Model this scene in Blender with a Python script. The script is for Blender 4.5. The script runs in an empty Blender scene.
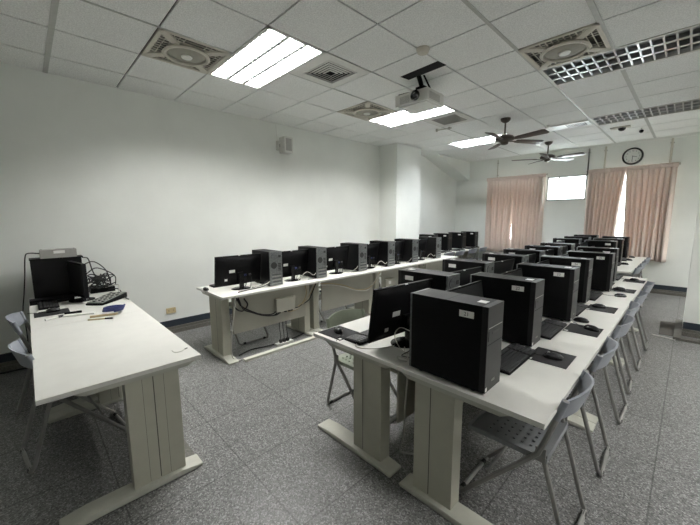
import bpy, bmesh, math, random
from mathutils import Vector, Matrix
random.seed(7)
C = bpy.context.scene.collection
PI = math.pi
H = 3.122                       # ceiling height

# ------------------------------------------------------------------ materials
def _nt(name):
    m = bpy.data.materials.new(name); m.use_nodes = True
    nt = m.node_tree; b = nt.nodes['Principled BSDF']
    return m, nt, b
def plain(name, col, rough=.5, metal=0, noise=.06, scale=30, bump=0, bscale=200, spec=.5, coat=0):
    m, nt, b = _nt(name)
    b.inputs['Roughness'].default_value = rough; b.inputs['Metallic'].default_value = metal
    b.inputs['Specular IOR Level'].default_value = spec
    b.inputs['Coat Weight'].default_value = coat
    tc = nt.nodes.new('ShaderNodeTexCoord')
    n = nt.nodes.new('ShaderNodeTexNoise'); n.inputs['Scale'].default_value = scale; n.inputs['Detail'].default_value = 4
    nt.links.new(tc.outputs['Object'], n.inputs['Vector'])
    r = nt.nodes.new('ShaderNodeValToRGB')
    r.color_ramp.elements[0].position = .3; r.color_ramp.elements[1].position = .7
    r.color_ramp.elements[0].color = (*[c*(1-noise) for c in col], 1)
    r.color_ramp.elements[1].color = (*[min(1, c*(1+noise)) for c in col], 1)
    nt.links.new(n.outputs['Fac'], r.inputs['Fac']); nt.links.new(r.outputs['Color'], b.inputs['Base Color'])
    if bump:
        n2 = nt.nodes.new('ShaderNodeTexNoise'); n2.inputs['Scale'].default_value = bscale; n2.inputs['Detail'].default_value = 3
        nt.links.new(tc.outputs['Object'], n2.inputs['Vector'])
        bp = nt.nodes.new('ShaderNodeBump'); bp.inputs['Strength'].default_value = bump; bp.inputs['Distance'].default_value = .002
        nt.links.new(n2.outputs['Fac'], bp.inputs['Height']); nt.links.new(bp.outputs['Normal'], b.inputs['Normal'])
    return m
def glow(name, col, s):
    m, nt, b = _nt(name)
    b.inputs['Base Color'].default_value = (.9,.9,.9,1)
    b.inputs['Emission Color'].default_value = (*col, 1); b.inputs['Emission Strength'].default_value = s
    return m
M = {}
M['wall'] = plain('wall_paint', (.86,.88,.84), .75, noise=.02, scale=3, bump=.15, bscale=60)
M['tile'] = plain('ceiling_tile', (.86,.87,.85), .9, noise=.15, scale=100, bump=.35, bscale=130)
M['gap'] = plain('ceiling_gap', (.07,.07,.066), .9)
M['tbar'] = plain('tee_bar', (.50,.51,.48), .5)
M['white'] = plain('white_plastic', (.72,.72,.68), .4, noise=.02)
M['cream'] = plain('cream_plastic', (.60,.57,.49), .5, noise=.03)
M['top'] = plain('table_laminate', (.76,.755,.71), .42, noise=.025, scale=8)
M['edge'] = plain('table_edging', (.52,.52,.455), .45, noise=.03)
M['leg'] = plain('leg_paint', (.49,.48,.40), .45, noise=.03, scale=12)
M['legdark'] = plain('leg_groove', (.09,.09,.075), .6)
M['modesty'] = plain('modesty_board', (.42,.41,.345), .55, noise=.03, scale=6)
M['black'] = plain('black_plastic', (.0035,.0035,.004), .5, noise=.2, scale=40, bump=.1, bscale=500, spec=.12)
M['blacktop'] = plain('black_painted_steel', (.0025,.0025,.0028), .5, noise=.15, scale=60, spec=.16)
M['gloss'] = plain('glossy_black', (.012,.012,.013), .2, noise=.1)
M['front'] = plain('tower_front_plastic', (.012,.012,.012), .4, noise=.1, spec=.3)
M['screen'] = plain('screen_glass', (.02,.021,.021), .3, noise=.05)
M['io'] = plain('io_metal', (.17,.18,.18), .45, .4, noise=.3, scale=60)
M['ioport'] = plain('io_port', (.03,.03,.03), .5)
M['sticker'] = plain('paper_sticker', (.82,.82,.79), .6, noise=.02)
M['ink'] = plain('printed_ink', (.05,.05,.05), .7)
M['rubber'] = plain('black_rubber', (.015,.015,.015), .7)
M['pad'] = plain('mouse_mat_cloth', (.013,.013,.014), .9, bump=.3)
M['key'] = plain('key_plastic', (.05,.05,.052), .5)
M['cplastic'] = plain('chair_plastic', (.205,.213,.222), .42, noise=.04, spec=.5)
M['cback'] = plain('chair_back_highlight', (.29,.31,.345), .42, noise=.04, spec=.5)  # chair plastic made lighter and bluer, highlight put into the backrest colour
M['cgreen'] = plain('chair_plastic_green', (.29,.325,.25), .5, noise=.04)
M['cmetal'] = plain('chair_tube', (.30,.295,.28), .38, .4, noise=.05)
M['cablew'] = plain('white_cable', (.55,.54,.49), .5)
M['cabley'] = plain('tan_cable', (.45,.37,.22), .5)
M['blue'] = plain('baseboard_blue', (.022,.031,.044), .5, noise=.08)
M['skirt'] = plain('skirting_stone', (.125,.12,.105), .5, noise=.3, scale=70)
M['silver'] = plain('louvre_aluminium', (.66,.67,.68), .28, .9, noise=.03)
M['tray'] = plain('fixture_tray', (.55,.56,.57), .35, .6)
M['tray_on'] = plain('lit_fixture_tray', (.90,.90,.89), .4, noise=.01)  # lit copy of the fixture tray, whitened to throw more light
M['tube_on'] = glow('lit_tube', (1,.99,.965), 155)
M['tube_dim'] = glow('lit_tube_cool', (.92,.96,1), 120)
M['tube_off'] = plain('unlit_tube', (.55,.55,.55), .3)
M['beige'] = plain('beige_plastic', (.50,.485,.42), .5)
M['taupe'] = plain('fan_mesh_taupe', (.30,.29,.24), .6)
M['dark'] = plain('void_black', (.010,.010,.012), .9)
M['fanwood'] = plain('fan_blade_brown', (.055,.036,.026), .35, noise=.2, scale=20)
M['fanmetal'] = plain('fan_bronze', (.085,.07,.055), .4, .5)
M['alu'] = plain('aluminium', (.55,.56,.55), .35, .7)
M['grey'] = plain('grey_metal', (.36,.355,.33), .45, .2)
M['bluecl'] = plain('blue_rubber', (.01,.02,.12), .5)
M['wood'] = plain('pale_wood', (.55,.45,.27), .5)
M['mat'] = plain('floor_mat', (.15,.14,.125), .9, bump=.5)
M['brass'] = plain('steel_strip', (.75,.74,.70), .3, .4)
M['lcd'] = plain('lcd_green', (.16,.19,.15), .3)
M['keypad'] = plain('keypad_grey', (.24,.26,.24), .5)
def glass():
    m, nt, b = _nt('window_glass'); nt.nodes.remove(b)
    tr = nt.nodes.new('ShaderNodeBsdfTransparent'); tr.inputs[0].default_value = (.93,.96,.95,1)
    gl = nt.nodes.new('ShaderNodeBsdfGlossy'); gl.inputs['Roughness'].default_value = .02
    mx = nt.nodes.new('ShaderNodeMixShader'); mx.inputs[0].default_value = .06
    nt.links.new(tr.outputs[0], mx.inputs[1]); nt.links.new(gl.outputs[0], mx.inputs[2]); nt.links.new(mx.outputs[0], nt.nodes['Material Output'].inputs[0])
    return m
M['glass'] = glass()
def curtain_mat():
    m, nt, b = _nt('pink_curtain_cloth')
    tc = nt.nodes.new('ShaderNodeTexCoord'); n = nt.nodes.new('ShaderNodeTexNoise'); n.inputs['Scale'].default_value = 25
    nt.links.new(tc.outputs['Object'], n.inputs['Vector'])
    r = nt.nodes.new('ShaderNodeValToRGB')
    r.color_ramp.elements[0].color = (.70,.59,.525,1); r.color_ramp.elements[1].color = (.80,.69,.625,1)
    nt.links.new(n.outputs['Fac'], r.inputs['Fac']); nt.links.new(r.outputs['Color'], b.inputs['Base Color'])
    b.inputs['Roughness'].default_value = .85
    t = nt.nodes.new('ShaderNodeBsdfTranslucent'); nt.links.new(r.outputs['Color'], t.inputs['Color'])
    mx = nt.nodes.new('ShaderNodeMixShader'); mx.inputs[0].default_value = .11
    out = nt.nodes['Material Output']
    nt.links.new(b.outputs[0], mx.inputs[1]); nt.links.new(t.outputs[0], mx.inputs[2]); nt.links.new(mx.outputs[0], out.inputs[0])
    return m
M['curtain'] = curtain_mat()
def floor_mat():
    m, nt, b = _nt('terrazzo_floor'); L = nt.links
    tc = nt.nodes.new('ShaderNodeTexCoord')
    v = nt.nodes.new('ShaderNodeTexVoronoi'); v.inputs['Scale'].default_value = 145
    L.new(tc.outputs['Object'], v.inputs['Vector'])
    sep = nt.nodes.new('ShaderNodeSeparateColor'); L.new(v.outputs['Color'], sep.inputs[0])
    r = nt.nodes.new('ShaderNodeValToRGB'); cr = r.color_ramp
    cr.elements[0].position = 0; cr.elements[0].color = (.07,.069,.067,1)
    cr.elements[1].position = 1; cr.elements[1].color = (.40,.40,.395,1)
    e = cr.elements.new(.35); e.color = (.15,.15,.148,1)
    e = cr.elements.new(.75); e.color = (.215,.214,.21,1)
    L.new(sep.outputs[0], r.inputs['Fac'])
    n = nt.nodes.new('ShaderNodeTexNoise'); n.inputs['Scale'].default_value = 1.2; n.inputs['Detail'].default_value = 5
    L.new(tc.outputs['Object'], n.inputs['Vector'])
    mp = nt.nodes.new('ShaderNodeMapRange'); mp.inputs[3].default_value = .85; mp.inputs[4].default_value = 1.12
    L.new(n.outputs['Fac'], mp.inputs[0])
    mul = nt.nodes.new('ShaderNodeMix'); mul.data_type = 'RGBA'; mul.blend_type = 'MULTIPLY'; mul.inputs[0].default_value = 1
    L.new(r.outputs['Color'], mul.inputs[6]); L.new(mp.outputs[0], mul.inputs[7])
    br = nt.nodes.new('ShaderNodeTexBrick'); br.offset = 0; br.squash = 1
    br.inputs['Scale'].default_value = 1; br.inputs['Brick Width'].default_value = .62; br.inputs['Row Height'].default_value = .62
    br.inputs['Mortar Size'].default_value = .005; br.inputs['Mortar Smooth'].default_value = .3
    br.inputs['Color1'].default_value = (1,1,1,1); br.inputs['Color2'].default_value = (.93,.93,.93,1); br.inputs['Mortar'].default_value = (.5,.5,.5,1)
    mpg = nt.nodes.new('ShaderNodeMapping'); mpg.inputs['Location'].default_value = (.02+.62*20, -3.35+.62*30, 0)
    L.new(tc.outputs['Object'], mpg.inputs['Vector']); L.new(mpg.outputs[0], br.inputs['Vector'])
    mul2 = nt.nodes.new('ShaderNodeMix'); mul2.data_type = 'RGBA'; mul2.blend_type = 'MULTIPLY'; mul2.inputs[0].default_value = 1
    L.new(mul.outputs[2], mul2.inputs[6]); L.new(br.outputs['Color'], mul2.inputs[7])
    L.new(mul2.outputs[2], b.inputs['Base Color'])
    b.inputs['Roughness'].default_value = .36; b.inputs['Specular IOR Level'].default_value = .45
    return m
M['floor'] = floor_mat()

# ------------------------------------------------------------------ mesh builder
class MB:
    def __init__(s): s.bm = bmesh.new(); s.mats = []
    def mi(s, m):
        if m not in s.mats: s.mats.append(m)
        return s.mats.index(m)
    def _fin(s, verts, m, rot=None, loc=None, b=0, seg=2, smooth=False):
        faces = set(f for v in verts for f in v.link_faces)
        i = s.mi(m)
        for f in faces: f.material_index = i; f.smooth = smooth
        if rot is not None: bmesh.ops.transform(s.bm, matrix=rot, verts=list(verts))
        if loc is not None: bmesh.ops.translate(s.bm, vec=Vector(loc), verts=list(verts))
        if b:
            edges = list(set(e for v in verts for e in v.link_edges if len(e.link_faces) == 2 and e.calc_face_angle(0) > .5))
            bmesh.ops.bevel(s.bm, geom=edges, offset=b, segments=seg, profile=.5, affect='EDGES', clamp_overlap=True, material=-1)
    def box(s, x0, x1, y0, y1, z0, z1, m, b=0, rot=None, loc=None, seg=2):
        vs = [s.bm.verts.new(p) for p in ((x0,y0,z0),(x1,y0,z0),(x1,y1,z0),(x0,y1,z0),(x0,y0,z1),(x1,y0,z1),(x1,y1,z1),(x0,y1,z1))]
        for f in ((0,3,2,1),(4,5,6,7),(0,1,5,4),(1,2,6,5),(2,3,7,6),(3,0,4,7)): s.bm.faces.new([vs[k] for k in f])
        s._fin(vs, m, rot, loc, b, seg); return s
    def prism(s, pts, axis, a0, a1, m, b=0, rot=None, loc=None):
        def P(p, a): return {'x': (a,p[0],p[1]), 'y': (p[0],a,p[1]), 'z': (p[0],p[1],a)}[axis]
        A = [s.bm.verts.new(P(p,a0)) for p in pts]; B = [s.bm.verts.new(P(p,a1)) for p in pts]
        n = len(pts); fs = [s.bm.faces.new(A[::-1]), s.bm.faces.new(B)]
        for i in range(n): fs.append(s.bm.faces.new((A[i],A[(i+1)%n],B[(i+1)%n],B[i])))
        bmesh.ops.recalc_face_normals(s.bm, faces=fs)
        s._fin(A+B, m, rot, loc, b); return s
    def tube(s, pts, r, m, seg=8, curve=0, closed=False):
        pts = [Vector(p) for p in pts]
        if curve:
            q = []; n = len(pts); rg = n if closed else n-1
            for i in range(rg):
                p1, p2 = pts[i], pts[(i+1)%n]
                p0 = pts[i-1] if (i > 0 or closed) else p1*2-p2
                p3 = pts[(i+2)%n] if (i+2 < n or closed) else p2*2-p1
                for k in range(curve):
                    t = k/curve
                    q.append(.5*((2*p1)+(p2-p0)*t+(2*p0-5*p1+4*p2-p3)*t*t+(3*p1-p0-3*p2+p3)*t**3))
            if not closed: q.append(pts[-1])
            pts = q
        n = len(pts); rings = []; up = None
        for i, p in enumerate(pts):
            a = pts[i-1] if (i > 0 or closed) else p; c = pts[(i+1)%n] if (i < n-1 or closed) else p
            d = (c-a); d = d.normalized() if d.length > 1e-9 else Vector((0,0,1))
            if up is None: up = Vector((0,0,1)) if abs(d.z) < .9 else Vector((1,0,0))
            u = d.cross(up); u = u.normalized() if u.length > 1e-6 else d.orthogonal().normalized()
            w = u.cross(d).normalized(); up = w
            k = 1
            if 0 < i < n-1:
                ang = (pts[i]-pts[i-1]).angle(pts[i+1]-pts[i], 0); k = min(1.6, 1/max(.3, math.cos(ang/2)))
            rings.append([s.bm.verts.new(p+(u*math.cos(2*PI*j/seg)+w*math.sin(2*PI*j/seg))*r) for j in range(seg)])
        rg = n if closed else n-1; vs = [v for R_ in rings for v in R_]
        for i in range(rg):
            A, B = rings[i], rings[(i+1)%n]
            for j in range(seg): s.bm.faces.new((A[j],A[(j+1)%seg],B[(j+1)%seg],B[j]))
        if not closed: s.bm.faces.new(rings[0][::-1]); s.bm.faces.new(rings[-1])
        s._fin(vs, m, smooth=True); return s
    def lathe(s, prof, m, seg=24, loc=(0,0,0), rot=None, sx=1, sy=1, smooth=True):
        rings = []
        for r, z in prof:
            if r < 1e-6: rings.append([s.bm.verts.new((0,0,z))])
            else: rings.append([s.bm.verts.new((r*sx*math.cos(2*PI*j/seg), r*sy*math.sin(2*PI*j/seg), z)) for j in range(seg)])
        fs = []
        for A, B in zip(rings, rings[1:]):
            for j in range(seg):
                a0, a1 = A[j%len(A)], A[(j+1)%len(A)]; b0, b1 = B[j%len(B)], B[(j+1)%len(B)]
                q = []
                for v in (a0,a1,b1,b0):
                    if v not in q: q.append(v)
                if len(q) > 2: fs.append(s.bm.faces.new(q))
        for R_ in (rings[0], rings[-1]):
            if len(R_) > 1: fs.append(s.bm.faces.new(R_))
        bmesh.ops.recalc_face_normals(s.bm, faces=fs)
        vs = [v for R_ in rings for v in R_]
        s._fin(vs, m, rot, loc, smooth=smooth); return s
    def cyl(s, p, r, h, m, axis='z', seg=20):
        rot = {'z': None, 'x': Matrix.Rotation(PI/2, 4, 'Y'), 'y': Matrix.Rotation(-PI/2, 4, 'X')}[axis]
        return s.lathe([(r,0),(r,h)], m, seg, p, rot, smooth=False)
    def grid(s, fn, nx, ny, th, m, hole=None, smooth=True):
        """panel fn(u,v)->(point, normal) with thickness; hole(i,j) leaves a real opening"""
        V = {}
        def v(i, j, side):
            k = (i,j,side)
            if k not in V:
                p, n = fn(i/nx, j/ny); V[k] = s.bm.verts.new(Vector(p)+Vector(n)*th*side)
            return V[k]
        filled = lambda i, j: 0 <= i < nx and 0 <= j < ny and not (hole and hole(i, j))
        fs = []
        for i in range(nx):
            for j in range(ny):
                if not filled(i, j): continue
                fs.append(s.bm.faces.new((v(i,j,1),v(i+1,j,1),v(i+1,j+1,1),v(i,j+1,1))))
                fs.append(s.bm.faces.new((v(i,j,0),v(i,j+1,0),v(i+1,j+1,0),v(i+1,j,0))))
                for (a, b_, di, dj) in (((i,j),(i+1,j),0,-1),((i+1,j),(i+1,j+1),1,0),((i+1,j+1),(i,j+1),0,1),((i,j+1),(i,j),-1,0)):
                    if not filled(i+di, j+dj):
                        fs.append(s.bm.faces.new((v(*b_,1),v(*a,1),v(*a,0),v(*b_,0))))
        bmesh.ops.recalc_face_normals(s.bm, faces=fs)
        s._fin(list(V.values()), m, smooth=smooth); return s
    def text(s, txt, size, m, rot=None, loc=None, th=.0003):
        c = bpy.data.curves.new('lettering', 'FONT'); c.body = txt; c.size = size; c.align_x = 'CENTER'; c.align_y = 'CENTER'; c.extrude = th; c.resolution_u = 2
        o = bpy.data.objects.new('lettering', c); C.objects.link(o)
        dg = bpy.context.evaluated_depsgraph_get(); me = bpy.data.meshes.new_from_object(o.evaluated_get(dg))
        n0 = len(s.bm.verts); s.bm.from_mesh(me); s.bm.verts.ensure_lookup_table()
        s._fin(list(s.bm.verts)[n0:], m, rot, loc)
        bpy.data.objects.remove(o); bpy.data.curves.remove(c); bpy.data.meshes.remove(me); return s
    def build(s, name, parent=None, sharp=True):
        me = bpy.data.meshes.new(name); s.bm.to_mesh(me); s.bm.free()
        for m in s.mats: me.materials.append(m)
        if sharp:
            try: me.set_sharp_from_angle(angle=.7)
            except Exception: pass
        o = bpy.data.objects.new(name, me); C.objects.link(o)
        if parent: o.parent = parent
        return o
def tag(o, label, cat, group=None):
    o['label'] = label; o['category'] = cat
    if group: o['group'] = group
    return o
def thing(name, label, cat, loc=(0,0,0), rz=0, group=None):
    o = bpy.data.objects.new(name, None); C.objects.link(o); o.empty_display_size = .1
    o.location = loc; o.rotation_euler = (0,0,rz); return tag(o, label, cat, group)
def structure(o): o['kind'] = 'structure'; return o
def copy_tree(o, parent=None):
    c = o.copy(); C.objects.link(c); c.parent = parent
    for ch in list(o.children): copy_tree(ch, c)
    return c
class Proto:
    """first placement uses the prototype itself, later ones copy it with its parts"""
    def __init__(s, root): s.root = root; s.used = False
    def put(s, loc, rz, label, group=None):
        o = copy_tree(s.root) if s.used else s.root
        s.used = True
        o.location = loc; o.rotation_euler = (0,0,rz); o['label'] = label
        if group: o['group'] = group
        return o
ORD = ['nearest','second nearest','third','fourth','fifth','sixth','seventh','eighth']

# ------------------------------------------------------------------ setting
XW, YB, XR, YF = -4.93, 9.19, 3.6, -3.2
mb = MB(); mb.box(XW-.2, XR+.2, YF-.2, YB+.2, -.15, 0, M['floor']); structure(mb.build('floor'))
mb = MB(); mb.box(XW-.2, XW, YF-.2, YB+.2, 0, H+.2, M['wall']); structure(mb.build('wall_left'))
mb = MB(); mb.box(XR, XR+.2, YF-.2, YB+.2, 0, H+.2, M['wall']); structure(mb.build('wall_right'))
mb = MB(); mb.box(XW, XR, YF-.2, YF, 0, H+.2, M['wall']); structure(mb.build('wall_front'))
# back wall with three openings
W1 = (-3.86, -2.68, .95, 2.5); W2 = (-2.545, -1.735, 1.955, 2.525); W3 = (-1.60, -.40, .95, 2.5)
mb = MB()
xs = [XW]
for (a, b_, c, d) in (W1, W2, W3):
    mb.box(xs[-1], a, YB, YB+.2, 0, H+.2, M['wall'])
    mb.box(a, b_, YB, YB+.2, 0, c, M['wall']); mb.box(a, b_, YB, YB+.2, d, H+.2, M['wall'])
    xs.append(b_)
mb.box(xs[-1], XR, YB, YB+.2, 0, H+.2, M['wall']); structure(mb.build('wall_back'))
for k, (a, b_, c, d) in enumerate((W1, W2, W3)):
    mb = MB(); t = .035; y0, y1 = YB+.02, YB+.07
    mb.box(a, b_, y0, y1, c, c+t, M['alu']); mb.box(a, b_, y0, y1, d-t, d, M['alu'])
    mb.box(a, a+t, y0, y1, c, d, M['alu']); mb.box(b_-t, b_, y0, y1, c, d, M['alu'])
    if k != 1: mb.box((a+b_)/2-.02, (a+b_)/2+.02, y0, y1, c, d, M['alu'])
    else: mb.box(a+.24, a+.265, y0+.01, y1, c, d, M['alu'])
    w = structure(mb.build('window_%d' % (k+1)))
    g = MB(); g.box(a+t, b_-t, y0+.02, y0+.026, c+t, d-t, M['glass']); g.build('pane', w)
# pillar at the right and column at the left
mb = MB(); mb.box(.045, .85, 6.16, 6.80, 0, H+.1, M['wall']); structure(mb.build('wall_pillar'))
mb = MB(); mb.box(XW-.01, -4.455, 5.74, 6.625, 0, H+.1, M['wall']); structure(mb.build('wall_column'))
mb = MB(); mb.prism([(7.2,H+.05),(YB+.01,H+.05),(YB+.01,2.61),(7.45,H)], 'x', XW-.01, -4.53, M['wall']); structure(mb.build('trim_1'))
# cornice strip along back wall
mb = MB(); mb.box(XW, XR, YB-.03, YB+.02, H-.045, H+.02, M['wall']); structure(mb.build('trim_2'))
# baseboards
def skirting(name, x0, x1, y0, y1, side):
    mb = MB()
    for z0, z1, d, m in ((0,.055,.05,'skirt'),(.055,.09,.03,'skirt'),(.09,.18,.012,'blue')):
        if side == 'L': mb.box(x0, x0+d, y0, y1, z0, z1, M[m])
        elif side == 'B': mb.box(x0, x1, y0-d, y0, z0, z1, M[m])
        elif side == 'F': mb.box(x0, x1, y0, y0+d, z0, z1, M[m])
        elif side == 'R': mb.box(x0-d, x0, y0, y1, z0, z1, M[m])
    return structure(mb.build(name))
skirting('baseboard_left', XW, 0, YF, 5.74, 'L'); skirting('baseboard_back', XW, XR, YB, 0, 'B')
skirting('baseboard_pillar', .045, .85, 6.16, 0, 'B'); skirting('baseboard_front', XW, XR, YF, 0, 'F')
skirting('baseboard_right', XR, 0, YF, YB, 'R')
mb = MB(); mb.box(-.03, .045, 5.83, 6.9, 0, .035, M['skirt'], .004); structure(mb.build('trim_3'))
mb = MB(); mb.box(.045, 1.4, 5.83, 5.93, 0, .03, M['skirt'], .004); structure(mb.build('trim_4'))

# ceiling: tiles with shadow gaps, openings left for fittings
GX, GY, S = -.6606, .3123, .6268
cellx = lambda i: GX + S*i     # left edge of column i (tiles from cellx(i) to cellx(i+1))
celly = lambda j: GY + S*j
LIGHTS = [(-5,2,'on'),(-5,6,'on'),(-5,10,'cool'),(-1,6,'off'),(-1,10,'off'),(3,2,'on'),(3,6,'on'),(3,10,'on'),(3,13,'on')]
FANP = [(-5,1),(-1,5),(-5,5)]
DIFF = (-4,3)
skip = set()
for i, j, _ in LIGHTS: skip |= {(i,j),(i+1,j)}
skip |= set(FANP) | {DIFF}
PLATE = (-2.40,-1.91,3.09,3.24)
mb = MB(); g = .008
for i in range(-8, 8):
    for j in range(-7, 16):
        if (i,j) in skip: continue
        x0, x1 = max(cellx(i)+g, XW), min(cellx(i+1)-g, XR); y0, y1 = max(celly(j)+g, YF), min(celly(j+1)-g, YB)
        if x1-x0 < .02 or y1-y0 < .02: continue
        mb.box(x0, x1, y0, y1, H, H+.015, M['tile'])
# deck above leaves the light bays free
structure(mb.build('ceiling'))
mb = MB(); mb.box(XW-.1, XR+.1, YF-.1, YB+.1, H+.19, H+.25, M['gap']); structure(mb.build('ceiling_deck'))
mb = MB()
for i in range(-8, 8):
    for j in range(-7, 16):
        if (i,j) in skip: continue
        x0, x1 = max(cellx(i), XW), min(cellx(i+1), XR); y0, y1 = max(celly(j), YF), min(celly(j+1), YB)
        if x1-x0 < .02 or y1-y0 < .02: continue
        mb.box(x0, x1, y0, y1, H+.016, H+.02, M['gap'])
structure(mb.build('ceiling_backing'))
mb = MB()
mb.box(XW, XR, GY-.02, GY+.02, H-.006, H+.012, M['tbar'])
for q, w in ((0, .02), (-1, .014), (3, .014), (-4, .008), (5, .010)):
    ys = [YF]
    for i, j, _ in sorted(LIGHTS, key=lambda e: e[1]):
        if i+1 == q: ys += [celly(j), celly(j+1)]
    ys.append(YB)
    for a, b_ in zip(ys[::2], ys[1::2]): mb.box(cellx(q)-w, cellx(q)+w, a, b_, H-.005, H+.012, M['tbar'])
structure(mb.build('trim_5'))

# ------------------------------------------------------------------ ceiling fittings
def fixture(i, j, mode, label):
    x0, x1, y0, y1 = cellx(i), cellx(i+2), celly(j), celly(j+1)
    t = thing('ceiling_light', label, 'light', ((x0+x1)/2, (y0+y1)/2, H), 0, None)
    a, b_ = (x1-x0)/2, (y1-y0)/2
    fr = MB(); w = .03
    fr.box(-a, a, -b_, -b_+w, -.006, .012, M['white']); fr.box(-a, a, b_-w-.01, b_, -.006, .012, M['white'])
    fr.box(-a, -a+w, -b_, b_, -.006, .012, M['white']); fr.box(a-w, a, -b_, b_, -.006, .012, M['white']); fr.build('frame', t)
    ti, to = a-w, b_-w; mt = M['tray'] if mode == 'off' else M['tray_on']
    tr = MB(); zt = .125
    tr.box(-ti, ti, -to, to, zt, zt+.008, mt)
    tr.box(-ti-.008, -ti, -to, to, 0, zt, mt); tr.box(ti, ti+.008, -to, to, 0, zt, mt)
    tr.box(-ti, ti, -to-.008, -to, 0, zt, mt); tr.box(-ti, ti, to, to+.008, 0, zt, mt); tr.build('reflector_tray', t)
    n = 3; pitch = 2*to/n
    for k in range(n):
        yc = -to+pitch*(k+.5)
        tb = MB(); tb.cyl((-ti+.03, yc, .062), .019, 2*ti-.06, M[{'on':'tube_on','cool':'tube_dim','off':'tube_off'}[mode]], 'x', 10); tb.build('tube', t)
    lv = MB()
    for k in range(n+1):
        yc = -to+pitch*k; h = .022
        pts = [(yc-.019,0),(yc+.019,0),(yc+h*.55,.036),(yc-h*.55,.036)]
        if k == 0: pts = [(yc,0),(yc+.004,0),(yc+h*.55,.036),(yc,.036)]
        if k == n: pts = [(yc-.004,0),(yc,0),(yc,.036),(yc-h*.55,.036)]
        lv.prism(pts, 'x', -ti, ti, M['silver'])
    nb = 14
    for q in range(1, nb):
        xc = -ti+2*ti*q/nb
        lv.prism([(xc-.007,0),(xc+.007,0),(xc+.003,.03),(xc-.003,.03)], 'y', -to, to, M['silver'])
    lv.build('louvre', t)
    return t
fixture(-5, 2, 'on', 'lit three-tube ceiling light with silver louvre, largest and nearest, left of the air vent')
fixture(-5, 6, 'on', 'lit three-tube ceiling light partly behind the projector')
fixture(-5, 10, 'cool', 'farthest lit ceiling light, behind the nearer ceiling fan')
fixture(-1, 6, 'off', 'unlit louvred ceiling light beside the round ceiling blower at upper right')
fixture(-1, 10, 'off', 'unlit louvred ceiling light farther back at right, above the wall clock')

fixture(3, 2, 'on', 'lit ceiling light on the right side of the room, nearer, outside the frame')
fixture(3, 6, 'on', 'lit ceiling light on the right side of the room, farther, outside the frame')
fixture(3, 10, 'on', 'added ceiling light behind the right pillar, unseen, brightening the back area')  # extra lamp added to light the back wall and curtains
fixture(3, 13, 'on', 'added ceiling light in the far right corner, unseen, brightening the back wall')  # second unseen lamp, put in because the back area was too dark
def fan_panel(i, j, label):
    t = thing('ceiling_blower', label, 'ceiling blower', (cellx(i)+S/2, celly(j)+S/2, H), 0)
    a = S/2-.005
    p = MB()
    # panel with four corner openings: frame bars plus a cross-shaped body
    p.box(-a, a, -a, -a+.03, -.008, .01, M['cream'], .002); p.box(-a, a, a-.03, a, -.008, .01, M['cream'], .002)
    p.box(-a, -a+.03, -a, a, -.008, .01, M['cream'], .002); p.box(a-.03, a, -a, a, -.008, .01, M['cream'], .002)
    for ang in range(4):
        R_ = Matrix.Rotation(PI/4+ang*PI/2, 4, 'Z')
        p.box(.15, .405, -.035, .035, -.010, .008, M['cream'], .003, rot=R_)
    p.lathe([(.175,.012),(.195,-.012),(.205,-.022),(.19,-.034),(.170,-.03),(.165,.0)], M['cream'], 40)
    p.build('panel', t)
    gr = MB()
    for q in range(13):
        u = -a+.03+(2*a-.06)*q/12
        L1 = [(-a+.03, a-.03)] if abs(u) > .18 else [(-a+.03, -math.sqrt(max(0,.18**2-u*u))), (math.sqrt(max(0,.18**2-u*u)), a-.03)]
        for (s0, s1) in L1:
            gr.box(u-.0035, u+.0035, s0, s1, -.004, .004, M['cream'])
    for q in range(5):
        u = .06+q*.045+.03
        for sg in (-1,1):
            u2 = sg*u; s0 = math.sqrt(max(0,.2**2-u2*u2)) if abs(u2) < .2 else 0
            gr.box(s0, a-.03, u2-.003, u2+.003, -.003, .003, M['cream']); gr.box(-a+.03, -s0, u2-.003, u2+.003, -.003, .003, M['cream'])
    gr.build('grille', t)
    bk = MB(); bk.box(-a, a, -a, a, .05, .055, M['skirt']); bk.build('backing', t)
    d = MB(); d.lathe([(.168,-.010),(.14,-.022),(.10,-.03),(.0,-.033)], M['taupe'], 40); d.build('mesh_disc', t)
    h = MB(); h.lathe([(.05,-.031),(.045,-.041),(.0,-.044)], M['white'], 24); h.build('hub', t)
    return t
fan_panel(-5, 1, 'square ceiling blower with round grille left of the brightest light')
fan_panel(-1, 5, 'square ceiling blower with round grille beside the unlit light at upper right')
fan_panel(-5, 5, 'square ceiling blower with round grille left of the projector')

# air diffuser
t = thing('air_vent', 'square white air vent with stepped louvres beside the brightest ceiling light', 'vent', (cellx(-4)+S/2, celly(3)+S/2, H))
a = S/2-.005; p = MB()
for (x0,x1,y0,y1) in ((-a,a,-a,-a+.11),(-a,a,a-.11,a),(-a,-a+.11,-a+.11,a-.11),(a-.11,a,-a+.11,a-.11)): p.box(x0,x1,y0,y1,-.004,.012,M['white'])
p.build('panel', t)
for q in range(5):
    r0 = .205-.036*q; lo = MB()
    for k in range(4):
        R_ = Matrix.Rotation(k*PI/2, 4, 'Z')
        lo.prism([(r0-.016, -.012),(r0-.002,-.008),(r0-.002,-.004),(r0-.016,-.008)], 'y', -r0, r0, M['white'], rot=R_)
    lo.build('louvre_ring', t)
bk = MB(); bk.box(-a, a, -a, a, .06, .065, M['dark']); bk.build('backing', t)
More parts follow.
